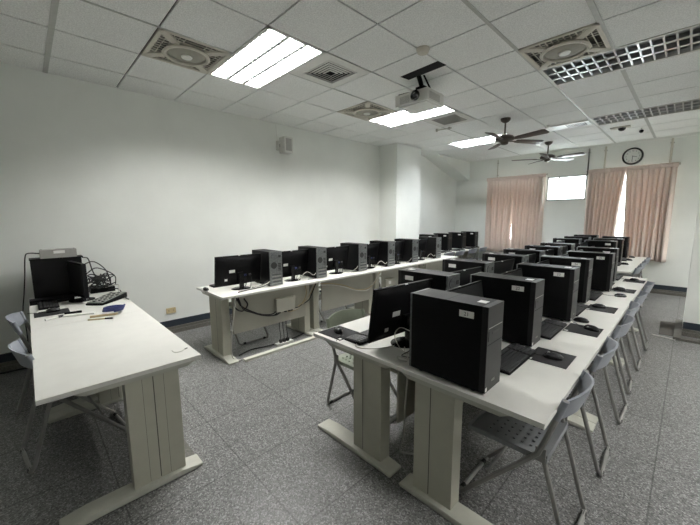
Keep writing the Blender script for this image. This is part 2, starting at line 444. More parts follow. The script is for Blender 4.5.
# return vent further back
t = thing('flat_vent', 'flat grey ceiling grille beyond the projector, between two lit lights', 'vent', (cellx(-4)+S/2, celly(7)+S/2, H))
p = MB(); 
for (x0,x1,y0,y1) in ((-a,a,-a,-a+.1),(-a,a,a-.1,a),(-a,-a+.1,-a+.1,a-.1),(a-.1,a,-a+.1,a-.1)): p.box(x0,x1,y0,y1,-.008,-.001,M['white'])
p.build('panel', t)
p = MB(); p.box(-a+.1, a-.1, -a+.1, a-.1, -.003, -.001, M['skirt'])
for q in range(16): u = -a+.11+q*(2*a-.22)/15; p.box(-a+.1, a-.1, u-.006, u+.006, -.007, -.003, M['grey'])
p.build('grille', t)
# slotted vent at the back right
t = thing('slot_vent', 'long white slotted ceiling vent left of the farther unlit light', 'vent', (-1.62, celly(10)+S/2-.1, H))
p = MB(); p.box(-.31, .31, -.15, .15, -.018, -.001, M['white'], .004); p.build('panel', t)
p = MB()
for q in range(9): p.box(-.02+q*.032, -.004+q*.032, -.1, .12, -.0195, -.018, M['gap'])
p.build('slots', t)

def ceiling_fan(x, y, a0, label):
    t = thing('ceiling_fan', label, 'fan', (x, y, H-.35))
    c = MB(); c.lathe([(.075,.35),(.072,.32),(.045,.295),(.02,.282)], M['fanmetal'], 24); c.build('canopy', t)
    c = MB(); c.cyl((0,0,.09), .013, .21, M['fanmetal']); c.build('downrod', t)
    c = MB(); c.lathe([(.02,.11),(.06,.10),(.125,.075),(.145,.045),(.14,.02),(.09,0),(.06,-.012),(.055,-.04),(.035,-.05),(0,-.052)], M['fanmetal'], 32); c.build('motor', t)
    for k in range(5):
        an = math.radians(a0+72*k); R_ = Matrix.Rotation(an, 4, 'Z') @ Matrix.Rotation(math.radians(-13), 4, 'X')
        b = MB(); b.prism([(.20,-.045),(.26,-.06),(.64,-.075),(.68,-.055),(.685,.055),(.64,.075),(.26,.06),(.20,.045)], 'z', -.004, .004, M['fanwood'], .002, rot=R_, loc=(0,0,.015))
        bl = b.build('blade', t)
        b = MB(); b.prism([(.09,-.02),(.16,-.012),(.27,-.035),(.28,0),(.27,.035),(.16,.012),(.09,.02)], 'z', -.012, -.004, M['fanmetal'], rot=R_, loc=(0,0,.015)); b.build('blade_iron', bl)
ceiling_fan(-2.21, 5.62, 57, 'nearer brown five-blade ceiling fan hanging in front of a lit light')
ceiling_fan(-2.24, 8.0, 63, 'farther brown five-blade ceiling fan above the small window')

def puck(name, x, y, r, h, label, cat, m='cream'):
    p = MB(); p.lathe([(r,0),(r,-h*.3),(r*.8,-h*.9),(r*.5,-h),(0,-h)], M[m], 28); o = p.build(name); o.location = (x,y,H); return tag(o, label, cat)
puck('smoke_detector', -1.88, 2.79, .06, .045, 'round white smoke detector at a ceiling tile corner above the projector', 'smoke detector')
puck('ceiling_sensor', -1.86, 6.55, .03, .04, 'small white ceiling sensor near the slotted vent', 'sensor', 'white')
t = thing('ceiling_dome_camera', 'small dome camera on the ceiling below the farther unlit light', 'camera', (-1.0, 7.62, H))
p = MB(); p.box(-.16, .12, -.06, .06, -.02, 0, M['beige'], .005); p.build('base_plate', t)
p = MB(); p.lathe([(.055,-.02),(.05,-.045),(.03,-.065),(0,-.07)], M['gloss'], 24); p.build('dome', t)
t = thing('ceiling_bullet_camera', 'tiny black ceiling camera right of the dome camera', 'camera', (-.77, 7.98, H))
p = MB(); p.cyl((0,0,-.03), .012, .03, M['white']); p.build('mount', t)
p = MB(); p.lathe([(.0,-.085),(.025,-.075),(.035,-.05),(.025,-.03),(0,-.028)], M['black'], 16); p.build('camera_ball', t)
t = thing('ceiling_sprinkler', 'thin sprinkler pipe with small head beneath the ceiling near the column', 'sprinkler', (-3.18, 5.38, H))
p = MB(); p.tube([(-.14,0,-.02),(.14,.05,-.02)], .010, M['beige']); p.build('pipe', t)
p = MB(); p.cyl((-.12,0,-.045), .018, .045, M['beige']); p.cyl((.1,.04,-.04), .018, .04, M['beige']); p.build('head', t)

# projector
t = thing('ceiling_slot', 'long black slot cut in a ceiling tile above the projector', 'ceiling opening', (0,0,H))
p = MB(); p.prism([(-2.40,3.135),(-2.385,3.27),(-1.90,3.245),(-1.915,3.105)], 'z', -.003, -.0005, M['dark']); p.build('slot_board', t)
PR = (-2.365, 3.46, 2.865)
t = thing('projector', 'white projector with black lens hanging from the ceiling on a black arm', 'projector', PR, math.radians(2))
p = MB(); p.box(-.215, .215, -.18, .18, 0, .125, M['white'], .018, seg=3); p.box(-.19,.19,-.155,.155,-.012,0,M['white'],.004)
p.build('housing', t)
p = MB(); p.lathe([(.054,0),(.056,.02),(.043,.03),(.036,.022),(.03,.012),(0,.008)], M['gloss'], 28, (.06,-.178,.07), Matrix.Rotation(PI/2,4,'X')); p.build('lens', t)
p = MB()
p.box(-.15,-.02,-.183,-.179,.02,.095,M['grey'])
for q in range(8): p.box(-.15,-.02,-.185,-.183,.024+q*.009,.028+q*.009,M['white'])
p.build('front_grille', t)
p = MB(); p.box(.214,.2175,-.14,.08,.02,.095,M['grey'])
for q in range(12): p.box(.2175,.219,-.137+q*.018,-.131+q*.018,.022,.093,M['white'])
p.build('side_grille', t)
p = MB()
p.box(-.02,.10,-.10,.10,.125,.15,M['black'],.005); p.box(-.01,.10,-.07,.04,.15,.20,M['black'],.01)
p.tube([(.045,-.02,.19),(.11,-.20,.262)], .026, M['black']); p.tube([(.12,.09,.14),(.16,-.18,.262)], .010, M['black']); p.tube([(-.01,-.13,.138),(-.19,-.15,.138)], .009, M['black'])
p.tube([(.11,.12,.14),(.20,.16,.13)], .009, M['black'])
p.build('mount_arm', t)

# wall speaker, outlet, clock
t = thing('wall_speaker', 'small white box speaker high on the left wall', 'speaker', (XW, 3.17, 2.64))
p = MB(); p.box(.05,.21,-.03,.13,0,.25,M['white'],.012); p.build('cabinet', t)
p = MB(); p.box(.2,.214,-.005,.105,.03,.225,M['grey'],.003); p.build('grille', t)
p = MB(); p.box(0,.05,-.06,-.01,.05,.20,M['white'],.004); p.box(.0,.08,-.03,.03,.10,.15,M['grey']); p.build('bracket', t)
p = MB(); p.tube([(.015,-.04,.20),(.012,-.05,.3),(.012,-.06,.46)], .004, M['white'], 6); p.build('wire', t)
t = thing('wall_outlet', 'beige power outlet low on the left wall beside the white desk', 'outlet', (XW, 1.335, .28))
p = MB(); p.box(0,.012,-.06,.06,0,.075,M['wood'],.003); p.build('cover_plate', t)
p = MB()
for yy in (-.03,.03):
    for dz in (-.008,.008): p.box(.012,.0135,yy-.006,yy-.002,.037+dz-.003,.037+dz+.003,M['ink']); p.box(.012,.0135,yy+.002,yy+.006,.037+dz-.003,.037+dz+.003,M['ink'])
p.build('sockets', t)
t = thing('wall_clock', 'round black-rimmed white wall clock above the right curtains', 'clock', (-.98, YB-.012, 2.81))
RX = Matrix.Rotation(PI/2, 4, 'X')
p = MB(); p.lathe([(.142,.0),(.142,.035),(.155,.045),(.172,.03),(.175,0)], M['gloss'], 48, rot=RX); p.build('rim', t)
p = MB(); p.lathe([(.145,.01),(.145,.016),(0,.016)], M['sticker'], 48, rot=RX); p.build('dial', t)
p = MB()
for k in range(12):
    an = PI/2-2*PI*(k+1)/12; p.text(str(k+1), .036, M['ink'], rot=RX, loc=(.108*math.cos(an), -.018, .108*math.sin(an)))
p.build('numerals', t)
for nm, an, L_ in (('hour_hand', math.radians(90-105), .07), ('minute_hand', math.radians(90-182), .10)):
    p = MB(); p.box(-.012, L_, -.004, .004, -.0008, .0008, M['ink'], rot=RX @ Matrix.Rotation(an, 4, 'Z'), loc=(0,-.022,0)); p.build(nm, t)

# conduits on the back wall
def conduit(x, z0, z1, r, label, m='grey'):
    p = MB(); p.tube([(x,YB-.022,z0),(x,YB-.022,z1)], r, M[m]); 
    for z in (z0+.08, z1-.08): p.box(x-r-.012, x+r+.012, YB-.014, YB-.001, z-.008, z+.008, M['grey'])
    return tag(p.build('wall_conduit'), label, 'conduit')
conduit(-1.735, 2.5, H-.05, .014, 'dark vertical conduit rising from the right corner of the small window', 'legdark')
conduit(-1.44, 2.5, H-.05, .018, 'brown vertical conduit left of the wall clock', 'cream')
conduit(-.40, 2.5, H-.05, .018, 'pale vertical conduit right of the wall clock', 'cream')
conduit(-3.74, 2.6, H-.05, .010, 'thin vertical conduit above the left pair of curtains', 'beige')
p = MB(); p.box(-3.99, -2.54, YB-.05, YB-.032, 2.58, 2.60, M['beige']); p.box(-3.99,-3.97,YB-.04,YB,2.57,2.61,M['beige']); p.box(-2.56,-2.54,YB-.04,YB,2.57,2.61,M['beige']); tag(p.build('curtain_rail'), 'curtain rail holding the left pair of pink curtains', 'curtain rail')
p = MB(); p.box(-1.72, -.25, YB-.05, YB-.032, 2.57, 2.59, M['beige']); p.box(-1.72,-1.70,YB-.04,YB,2.56,2.60,M['beige']); p.box(-.27,-.25,YB-.04,YB,2.56,2.60,M['beige']); tag(p.build('curtain_rail'), 'curtain rail holding the right pair of pink curtains under the clock', 'curtain rail')

def curtain(xa, xb, xa2, xb2, zt, zb, ph, label, n=9):
    """xa..xb at the top, xa2..xb2 at the bottom"""
    t = thing('curtain', label, 'curtain', ((xa+xb)/2, YB-.09, zb), 0)
    ox = (xa+xb)/2
    def fn(u, v):
        w = v**.8
        # narrow pinch pleats at the header, broad folds below
        xt = xa+(xb-xa)*u; xl = xa2+(xb2-xa2)*u; bl = 1-(1-v)**2
        mid = xt+(xl-xt)*min(1, v*1.3)
        amp = .016+.036*min(1, v*2.2)
        uu = u+.012*math.sin(6*u+ph+v*2)
        y = amp*math.sin(2*PI*n*uu+ph)+amp*.45*math.sin(2*PI*(n*.5)*uu+1.7*ph)*min(1,v*2)
        return (mid-ox+.012*math.sin(2*PI*n*uu*1+ph+1), y, (zt-zb)*(1-v)+.012*math.sin(9*u+ph)*v), (0,1,0)
    p = MB(); p.grid(fn, n*12, 22, .003, M['curtain']); p.build('cloth', t, sharp=False)
    q = MB()
    def fh(u, v):
        x = xa+(xb-xa)*u; pl = abs(math.sin(PI*n*u+ph/2))**6
        return (x-ox, -.012-.018*pl*(1-v)-.006, (zt-zb)+.012-.085*v), (0,1,0)
    q.grid(fh, n*12, 3, .004, M['curtain']); q.build('pleated_header', t, sharp=False)
    return t
curtain(-3.985,-3.295,-3.985,-3.31,2.60,.66,.4,'left curtain of the pink pair left of the small window')
curtain(-3.285,-2.55,-3.28,-2.57,2.60,.70,1.9,'right curtain of the pink pair, ending beside the small window')
curtain(-1.71,-1.06,-1.71,-1.13,2.59,.78,.9,'pink curtain just right of the small window, leaning left at its hem')
curtain(-1.05,-.27,-.99,-.29,2.59,.67,2.6,'rightmost pink curtain, fullest, hanging under the wall clock')

# floor details
p = MB(); p.prism([(-.23,5.875),(-.005,5.815),(-.005,5.845),(-.23,5.905)], 'z', 0, .006, M['brass']); tag(p.build('threshold_strip'), 'bright metal strip on the floor by the right pillar', 'metal strip')
p = MB(); p.prism([(-.17,5.98),(-.03,5.99),(-.03,6.78),(-.19,6.74)], 'z', 0, .006, M['mat'], .002); tag(p.build('floor_mat'), 'dark grey floor mat left of the right pillar', 'mat')

# ------------------------------------------------------------------ tables
def make_table(L_, D=.762, foot_shift=0., cx=-.12, w=.119, ribs=1, mod=-.30, gr=-.02):
    """long axis local Y, users sit on the local +X side; origin on the floor at the centre"""
    t = thing('computer_table', '', 'table'); h, d = L_/2, D/2
    g = .0015
    p = MB(); p.box(-d, d, -h+g, h-g, .716, .74, M['top'], .006)
    tp = p.build('tabletop', t)
    for s_ in (-1, 1):
        y = s_*(h-g)
        p = MB(); p.prism([(-d+.03,.716),(d-.13,.716),(d-.18,.690),(-d+.08,.690)], 'y', y-s_*.004, y-s_*.05, M['edge'], .003); p.build('end_bracket', t)
        yl = s_*(h-.078)
        p = MB()
        p.box(cx-w, cx+w, yl-.045, yl+.045, .03, .70, M['leg'], .043, seg=6)
        gm = cx+gr if ribs == 1 else cx; p.box(gm-.002, gm+.003, yl-.0458, yl+.0458, .045, .69, M['legdark'])
        if ribs > 1:
            for gx in (-.055, .055): p.box(cx+gx, cx+gx+.0016, yl-.0455, yl+.0455, .045, .69, M['legdark'])
        p.build('leg', t)
        p = MB(); f0, f1 = -d+.03-foot_shift, d-.02-foot_shift
        p.prism([(f0,.012),(f0+.01,.0),(f1-.01,0),(f1,.012),(f1-.005,.022),(f1-.12,.036),(f0+.12,.036),(f0+.005,.022)], 'y', yl+s_*.076, yl-s_*.04, M['edge'], .008); p.build('foot', t)
    p = MB(); p.box(mod, mod+.015, -h+.14, h-.14, .28, .70, M['modesty'], .002); p.build('modesty_panel', t)
    p = MB(); p.box(mod+.015, mod+.13, -h+.15, h-.15, .60, .612, M['leg'], .002); p.build('cable_shelf', t)
    return t
pB = Proto(make_table(1.515, cx=-.150)); pA = Proto(make_table(1.515, cx=-.124, gr=.034)); 
for k in range(3): pB.put((-.722, 1.435+1.515*(k+.5), 0), 0, ['cream computer table nearest the camera, carrying the tower numbered 21','cream computer table second from the camera in the right-hand row','cream computer table farthest in the first right-hand block, by the row gap'][k], 'tables in the two middle rows')
for k in range(3): pA.put((-1.487, 1.44+1.515*(k+.5), 0), PI, ['cream computer table beside the green-backed chair, left of the tower numbered 21','middle table of the row behind the monitors, backing onto the right-hand row','far table of the centre-left row, just before the gap'][k], 'tables in the two middle rows')
pC = Proto(make_table(1.28))
for k in range(2):
    pC.put((-.955, 6.5+1.28*(k+.5), 0), 0, ['near table of the rear right block beyond the gap','far table of the rear right block, close to the right curtains'][k], 'tables in the rear blocks')
    pC.put((-1.72, 6.5+1.28*(k+.5), 0), PI, ['near table of the rear centre block, behind towers','far table of the rear centre block, below the small window'][k], 'tables in the rear blocks')
    pC.put((-4.30, 6.6+1.25*(k+.5), 0), 0, ['rear left table beyond the wall column','rear left table closest to the left pink curtain'][k], 'tables in the rear left row')
pL = Proto(make_table(1.284, .76, .10, cx=-.085, w=.165))
for k in range(4): pL.put((-3.795, 1.43+1.287*(k+.5), 0), PI, ['cream computer table nearest the camera along the left wall','second table of the left wall row, with tan cables on its back','third table of the left wall row','last table of the left wall row, beside the wall column'][k], 'tables along the left wall')
pD = Proto(make_table(1.41, .752, 0, cx=-.112, w=.137, ribs=3, mod=-.235))
pD.put((-2.055-.705, .331, 0), -PI/2, 'large empty end of the white desk in the left foreground', 'teacher desk tables')
pD.put((-2.055-1.41-.705, .331, 0), -PI/2, 'desk against the left wall holding the old tower and small monitor', 'teacher desk tables')

# ------------------------------------------------------------------ computers
def make_tower(side, num, back_detail=True):
    """front towards local +X, number label on the side `side` (-1 or 1 in local Y)"""
    t = thing('computer_tower', '', 'computer'); W, D, Z0, Z1 = .088, .43, .012, .43
    c = MB(); c.box(-D/2+.012, D/2-.03, -W, W, Z0, Z1, M['blacktop'], .003); c.box(-.004,-.001,-W-.0004,W+.0004,Z1-.001,Z1+.0004,M['dark'])
    for x in (-.15,.15):
        for y in (-.065,.065): c.cyl((x,y,0), .012, .014, M['rubber'])
    case = c.build('case', t)
    f = MB(); f.box(D/2-.03, D/2, -W, W, Z0, Z1, M['front'], .007)
    f.box(D/2-.003, D/2+.0015, -W+.012, W-.012, Z1-.105, Z1-.102, M['grey'])
    f.box(D/2-.003, D/2+.0025, -W+.012, W-.012, Z1-.165, Z1-.115, M['front'], .003)
    f.box(D/2, D/2+.004, -W+.05, W-.05, Z1-.135, Z1-.125, M['ioport'])
    f.box(D/2-.002, D/2+.001, -W+.006, W-.006, Z1-.185, Z1-.182, M['dark'])
    fp = f.build('front_panel', t)
    if num is not None or True:
        RT = Matrix.Rotation(PI/2, 4, 'Z') @ Matrix.Rotation(PI/2, 4, 'X')
        q = MB(); q.text('ASUS', .016, M['grey'], rot=RT, loc=(D/2+.0012, .0, .055)); q.build('brand_lettering', fp)
        q = MB(); q.box(D/2-.001, D/2+.001, -W+.006, -W+.022, .018, .036, M['sticker']) ; q.build('small_sticker', t)
    b = MB(); b.box(-D/2, -D/2+.012, -W, W, Z0, Z1, M['io'], .002)
    if back_detail:
        x = -D/2-.001
        b.box(x, x+.003, -W+.01, W-.01, Z1-.10, Z1-.012, M['io']); 
        b.lathe([(.034,0),(.034,.003),(0,.003)], M['ioport'], 18, (x+.0005,.03,Z1-.058), Matrix.Rotation(-PI/2,4,'Y'))
        for rr in (.012,.022,.032):
            b.lathe([(rr-.0015,.003),(rr+.0015,.004)], M['io'], 18, (x,.03,Z1-.058), Matrix.Rotation(-PI/2,4,'Y'))
        b.box(x-.002, x+.003, -.07, -.035, Z1-.075, Z1-.045, M['ioport'])
        for q in range(5): b.box(x-.001, x+.003, -.07, -.03, .27-q*.02, .283-q*.02, M['ioport'])
        b.lathe([(.042,0),(.042,.003),(0,.003)], M['ioport'], 18, (x+.0005,.03,.26), Matrix.Rotation(-PI/2,4,'Y'))
        for q in range(6): b.box(x-.001, x+.003, -.07, .06, .03+q*.022, .038+q*.022, M['ioport'] if q%2 else M['grey'])
    b.build('rear_panel', t)
    if num is not None:
        l = MB(); x0 = D/2-.105; l.box(x0-.037, x0+.037, side*(W+.0002), side*(W+.0012), .362, .394, M['sticker']); lb = l.build('number_label', t)
        if num:
            rot = Matrix.Rotation(PI/2, 4, 'X') if side < 0 else Matrix.Rotation(PI, 4, 'Z') @ Matrix.Rotation(PI/2, 4, 'X')
            l = MB(); l.text(num, .027, M['ink'], rot=rot, loc=(x0, side*(W+.0014), .378)); l.build('digits', lb)
        l = MB(); l.box(D/2-.085, D/2-.042, -.024, .022, Z1+.0003, Z1+.0014, M['sticker']); l.build('top_sticker', t)
    return t
def make_monitor():
    """screen faces local +X; origin under the stand"""
    t = thing('monitor', '', 'monitor'); W = .288; zb, zt = .045, .402; x = .035
    lean = Matrix.Translation((.035,0,zb)) @ Matrix.Rotation(-.15, 4, 'Y') @ Matrix.Translation((-.0,0,-zb))
    c = MB()
    def fn(u, v):
        a, b_ = u*2-1, v*2-1; e = max(abs(a), abs(b_)); bul = max(0, 1-max(abs(a)**3.5, abs(b_)**3))
        return (x-.006-.034*bul, a*W, (zb+zt)/2+b_*(zt-zb)/2), (1,0,0)
    c.grid(fn, 20, 14, .003, M['black'])
    c.box(x-.012, x+.006, -W, W, zb, zt, M['black'], .005); sh = c.build('casing', t); sh.matrix_local = lean
    s = MB(); s.box(x+.0055, x+.0075, -W+.012, W-.012, zb+.018, zt-.012, M['screen']); s.build('screen', t).matrix_local = lean
    s = MB(); s.box(-.015, .035, -.035, .035, .10, .20, M['black'], .006); s.box(-.028, -.012, -.028, .028, .008, .19, M['gloss'], .006); s.build('stand', t)
    s = MB(); s.lathe([(.115,0),(.115,.005),(.10,.010),(.05,.014),(0,.016)], M['gloss'], 36, sx=.82, sy=1.0); s.build('base', t)
    s = MB(); s.box(x-.0437, x-.0425, .065, .135, .205, .24, M['sticker']); s.build('spec_sticker', sh)
    s = MB(); s.box(x-.040, x-.0385, .155, .188, .11, .135, M['sticker']); s.build('small_sticker', sh)
    s = MB(); s.box(x-.0145, x-.006, -.012, .012, zt-.004, zt+.0012, M['sticker']); s.build('top_sticker', sh)
    s = MB()
    s.box(x-.052, x-.036, -.13, -.105, .15, .172, M['ioport']); s.box(x-.052, x-.036, -.07, -.045, .15, .172, M['bluecl'])
    s.tube([(x-.05,-.118,.16),(x-.075,-.115,.12),(x-.07,-.11,.03),(x-.08,-.10,.006)], .0035, M['black'], 6, 5)
    s.tube([(x-.05,-.058,.16),(x-.085,-.05,.10),(x-.08,-.03,.02),(x-.10,.02,.006)], .004, M['black'], 6, 5)
    s.build('plugs_and_leads', t)
    return t
def make_keyboard():
    t = thing('keyboard', '', 'keyboard')
    p = MB(); p.prism([(-.075,.0),(.075,0),(.075,.010),(-.075,.022)], 'y', -.22, .22, M['black'], .003); p.build('body', t)
    k = MB(); k2 = MB(); cols = 21
    for r in range(6):
        for c_ in range(cols):
            if c_ in (15, 19) and r in (0,) : pass
            if c_ == 15 or c_ == 18 and False: continue
            if r == 5 and 3 < c_ < 9: continue
            y = -.212+c_*.0202+(.004 if c_ > 15 else 0); xx = -.062+r*.0215+(.006 if r else 0)
            z = .022-.012*((xx+.075)/.15)
            (k2 if c_ > 15 else k).box(xx, xx+.017, y, y+.0165, z-.001, z+.0065, M['key'])
    k.build('keys', t); k2.build('number_keys', t)
    xx = -.062+5*.0215+.006; k = MB(); k.box(xx, xx+.017, -.212+4*.0202, -.212+9*.0202-.004, .0128, .0185, M['key']); k.build('space_bar', t)
    return t
def make_mouse():
    t = thing('mouse', '', 'mouse')
    p = MB()
    def fn(u, v):
        a = u*2*PI; r = math.sin(v*PI/2); x = .055*r*math.cos(a); y = .030*r*math.sin(a)*(1+.12*math.cos(a))
        return (x, y, .004+.034*math.cos(v*PI/2)**.75*(1-.12*math.cos(a)*r)), (0,0,-.001)
    p.lathe([(0,.0),(.026,0),(.029,.006),(.028,.016),(.023,.027),(.014,.034),(0,.037)], M['gloss'], 24, sx=1.85, sy=1.0); p.build('shell', t)
    w = MB(); w.cyl((-.024,-.004,.031), .008, .008, M['grey'], 'y', 12); w.build('scroll_wheel', t)
    w = MB(); w.tube([(-.05,0,.008),(-.09,.01,.004),(-.13,.05,.0035),(-.17,.07,.0035)], .002, M['black'], 6, 4); w.build('lead', t)
    return t
def make_pad():
    t = thing('mouse_pad', '', 'mouse pad')
    p = MB(); p.box(-.105,.105,-.12,.12,0,.003,M['pad'],.001); p.build('mat', t)
    p = MB(); p.box(-.098,-.075,-.112,-.088,.003,.0035,M['sticker']); p.build('logo_patch', t)
    return t
TZ = .7405
proto_mon = Proto(make_monitor()); proto_key = Proto(make_keyboard()); proto_mouse = Proto(make_mouse()); proto_pad = Proto(make_pad())
towerL = Proto(make_tower(-1, None)); towerA = Proto(make_tower(1, ''))
# right-hand front block (users on +X)
numsB = ['21','22','23','24','25','26']
YBt = [1.56, 2.335, 3.115, 3.88, 4.635, 5.38]
XBt = [-.822,-.857,-.815,-.855,-.78,-.835]
for k in range(6):
    t = make_tower(-1, numsB[k]); t.location = (XBt[k], YBt[k], TZ)
    tag(t, ['black computer tower numbered 21, largest and nearest in the photo','black computer tower numbered 22, directly behind the one numbered 21','black computer tower third from the camera in the right-hand row','black computer tower fourth from the camera in the right-hand row','black computer tower fifth from the camera, before the last of the right-hand row','black computer tower at the far end of the right-hand row, beside the gap'][k], 'computer', 'towers of the right-hand row')
    proto_mon.put((-1.00, YBt[k]+.385, TZ), 0, 'black monitor facing right, just beyond the %s tower of the right-hand row' % ORD[k], 'monitors of the right-hand row')
    proto_key.put((-.675, [1.99,2.72,3.48,4.22,5.0,5.72][k], TZ), 0, 'black keyboard beside the %s tower of the right-hand row' % ORD[k], 'keyboards of the right-hand row')
ms = [(-.50,2.17,.25,'on the pad nearest the camera, on the right-hand row'),(-.445,2.93,-.3,'on the second mouse pad of the right-hand row'),(-.545,3.12,.1,'on bare tabletop beside the second mouse pad'),(-.525,3.72,.2,'on the third mouse pad of the right-hand row'),(-.45,4.40,.4,'on bare tabletop at a table joint, right-hand row'),(-.50,4.78,.1,'on the fourth mouse pad of the right-hand row'),(-.45,5.62,-.2,'on the far end of the first right-hand block')]
for x, y, r, s in ms: proto_mouse.put((x, y, TZ+(.0035 if 'pad ' in s+' ' and 'beside' not in s else 0)), r, 'black mouse '+s, 'mice of the right-hand row')
for x, y, r, s in ((-.515,2.185,0,'nearest the camera with a white patch'),(-.49,2.90,0,'second in the right-hand row, mouse on its edge'),(-.50,3.70,0,'third in the right-hand row'),(-.47,4.80,0,'fourth in the right-hand row'),(-.45,5.60,0,'at the far end of the first right-hand block')):
    proto_pad.put((x, y, TZ), r, 'black mouse pad '+s, 'mouse pads of the right-hand row')
# centre-left block (users on -X)
for k in range(6):
    y = [1.755,2.56,3.35,4.08,4.84,5.53][k]; yt = [2.16,2.975,3.75,4.43,5.17,5.87][k]
    proto_mon.put((-1.275, y+.015, TZ), PI-.08, ['black monitor seen from behind beside the tower numbered 21','second black monitor seen from behind in the centre row','third monitor seen from behind in the centre row','fourth monitor seen from behind in the centre row','fifth monitor seen from behind in the centre row','farthest monitor of the first centre block'][k], 'monitors of the centre row')
    towerA.put(([-1.365,-1.45,-1.40,-1.43,-1.42,-1.42][k], yt, TZ), PI, ['black tower with grey rear panel just beyond the nearest centre-row monitor','second black tower of the centre row, label at its left','third black tower of the centre row','fourth black tower of the centre row','fifth black tower of the centre row','farthest black tower of the first centre block'][k], 'towers of the centre row')
    proto_key.put((-1.53, y-.03, TZ), PI, 'black keyboard in front of the %s monitor of the centre row' % ORD[k], 'keyboards of the centre row')
    if k != 1: proto_mouse.put((-1.745, y-.18, TZ+.0035), PI-.4, 'black mouse on the pad left of the %s centre-row monitor' % ORD[k], 'mice of the centre row')
    if k != 1: proto_pad.put((-1.735, y-.175, TZ), PI/2, 'black mouse pad by the %s station of the centre row' % ORD[k], 'mouse pads of the centre row')
# rear blocks
for k in range(3):
    y = 6.97+.78*k
    t = towerB2 = None
yB2 = [6.97, 7.70, 8.55]
protoR = Proto(make_tower(-1, ''))
for k, y in enumerate(yB2):
    protoR.put((-1.045, y, TZ), 0, ['nearest','middle','farthest'][k]+' black tower of the rear right block', 'towers of the rear right block')
    if k < 2: proto_mon.put((-1.24, y+.385, TZ), 0, 'monitor facing right beyond the %s tower of the rear right block' % ['nearest','middle'][k], 'monitors of the rear right block')
    if k == 0: proto_mon.put((-1.24, y-.36, TZ+.0), 0, 'monitor at the near end of the rear right block, facing right', 'monitors of the rear right block')
    proto_mouse.put((-.745-.02*k, y+.45 if k < 2 else y+.2, TZ), .1, 'black mouse by the %s tower of the rear right block' % ['nearest','middle','farthest'][k], 'mice of the rear right block')
    if k: proto_key.put((-.86, y-.33, TZ), 0, 'black keyboard between rear right towers, %s pair' % ['','nearer','farther'][k], 'keyboards of the rear right block')
    ya = 6.86+.80*k
    proto_mon.put((-1.60, ya, TZ), PI, '%s monitor of the rear centre block seen from behind' % ['nearest','middle','farthest'][k], 'monitors of the rear centre block')
    towerA.put((-1.60, ya+.395, TZ), PI, '%s tower of the rear centre block with label at left' % ['nearest','middle','farthest'][k], 'towers of the rear centre block')
# rear left row
for k, y in enumerate((6.86, 7.53, 8.27, 8.98)):
    protoR.put((-4.36, y, TZ), 0, ['first','second','third','last'][k]+' black tower of the rear left row, counted from the column', 'towers of the rear left row')
    if k < 3: proto_mon.put((-4.55, y+.335, TZ), 0, 'monitor between the %s towers of the rear left row' % ['first two','middle two','last two'][k], 'monitors of the rear left row')
    proto_mouse.put((-4.04, y+.22 if k < 3 else y-.15, TZ), .1, 'black mouse on the rear left row beside its %s tower' % ['first','second','third','last'][k], 'mice of the rear left row')
    if k < 3: proto_key.put((-4.10, y-.02 if 0 else y+.33, TZ), 0, 'black keyboard on the rear left row after its %s tower' % ['first','second','third'][k], 'keyboards of the rear left row')
# left wall row (backs towards the room)
for k in range(6):
    y = [1.79,2.53,3.32,4.06,4.78,5.56][k]; yt = [2.175,2.905,3.74,4.45,5.16,5.98][k]
    proto_mon.put((-3.715, y, TZ), PI, ['leftmost monitor of the left wall row, at the table end','second monitor of the left wall row','third monitor of the left wall row','fourth monitor of the left wall row','fifth monitor of the left wall row','last monitor of the left wall row beside the column'][k], 'monitors along the left wall')
    towerL.put((-3.755, yt, TZ), PI, ['leftmost tower of the left wall row with grey ports facing the room','second tower of the left wall row, ports facing the room','third tower of the left wall row, ports facing the room','fourth tower of the left wall row, ports facing the room','fifth tower of the left wall row, ports facing the room','last tower of the left wall row, ports facing the room'][k], 'towers along the left wall')
    proto_key.put((-4.06, y+.0, TZ), PI, 'black keyboard behind the %s monitor of the left wall row' % ['leftmost','second','third','fourth','fifth','last'][k], 'keyboards along the left wall')
    proto_mouse.put((-3.93 if k == 0 else -4.05, y-.335, TZ), PI, 'black mouse left of the %s monitor of the left wall row' % ['leftmost','second','third','fourth','fifth','last'][k], 'mice along the left wall')

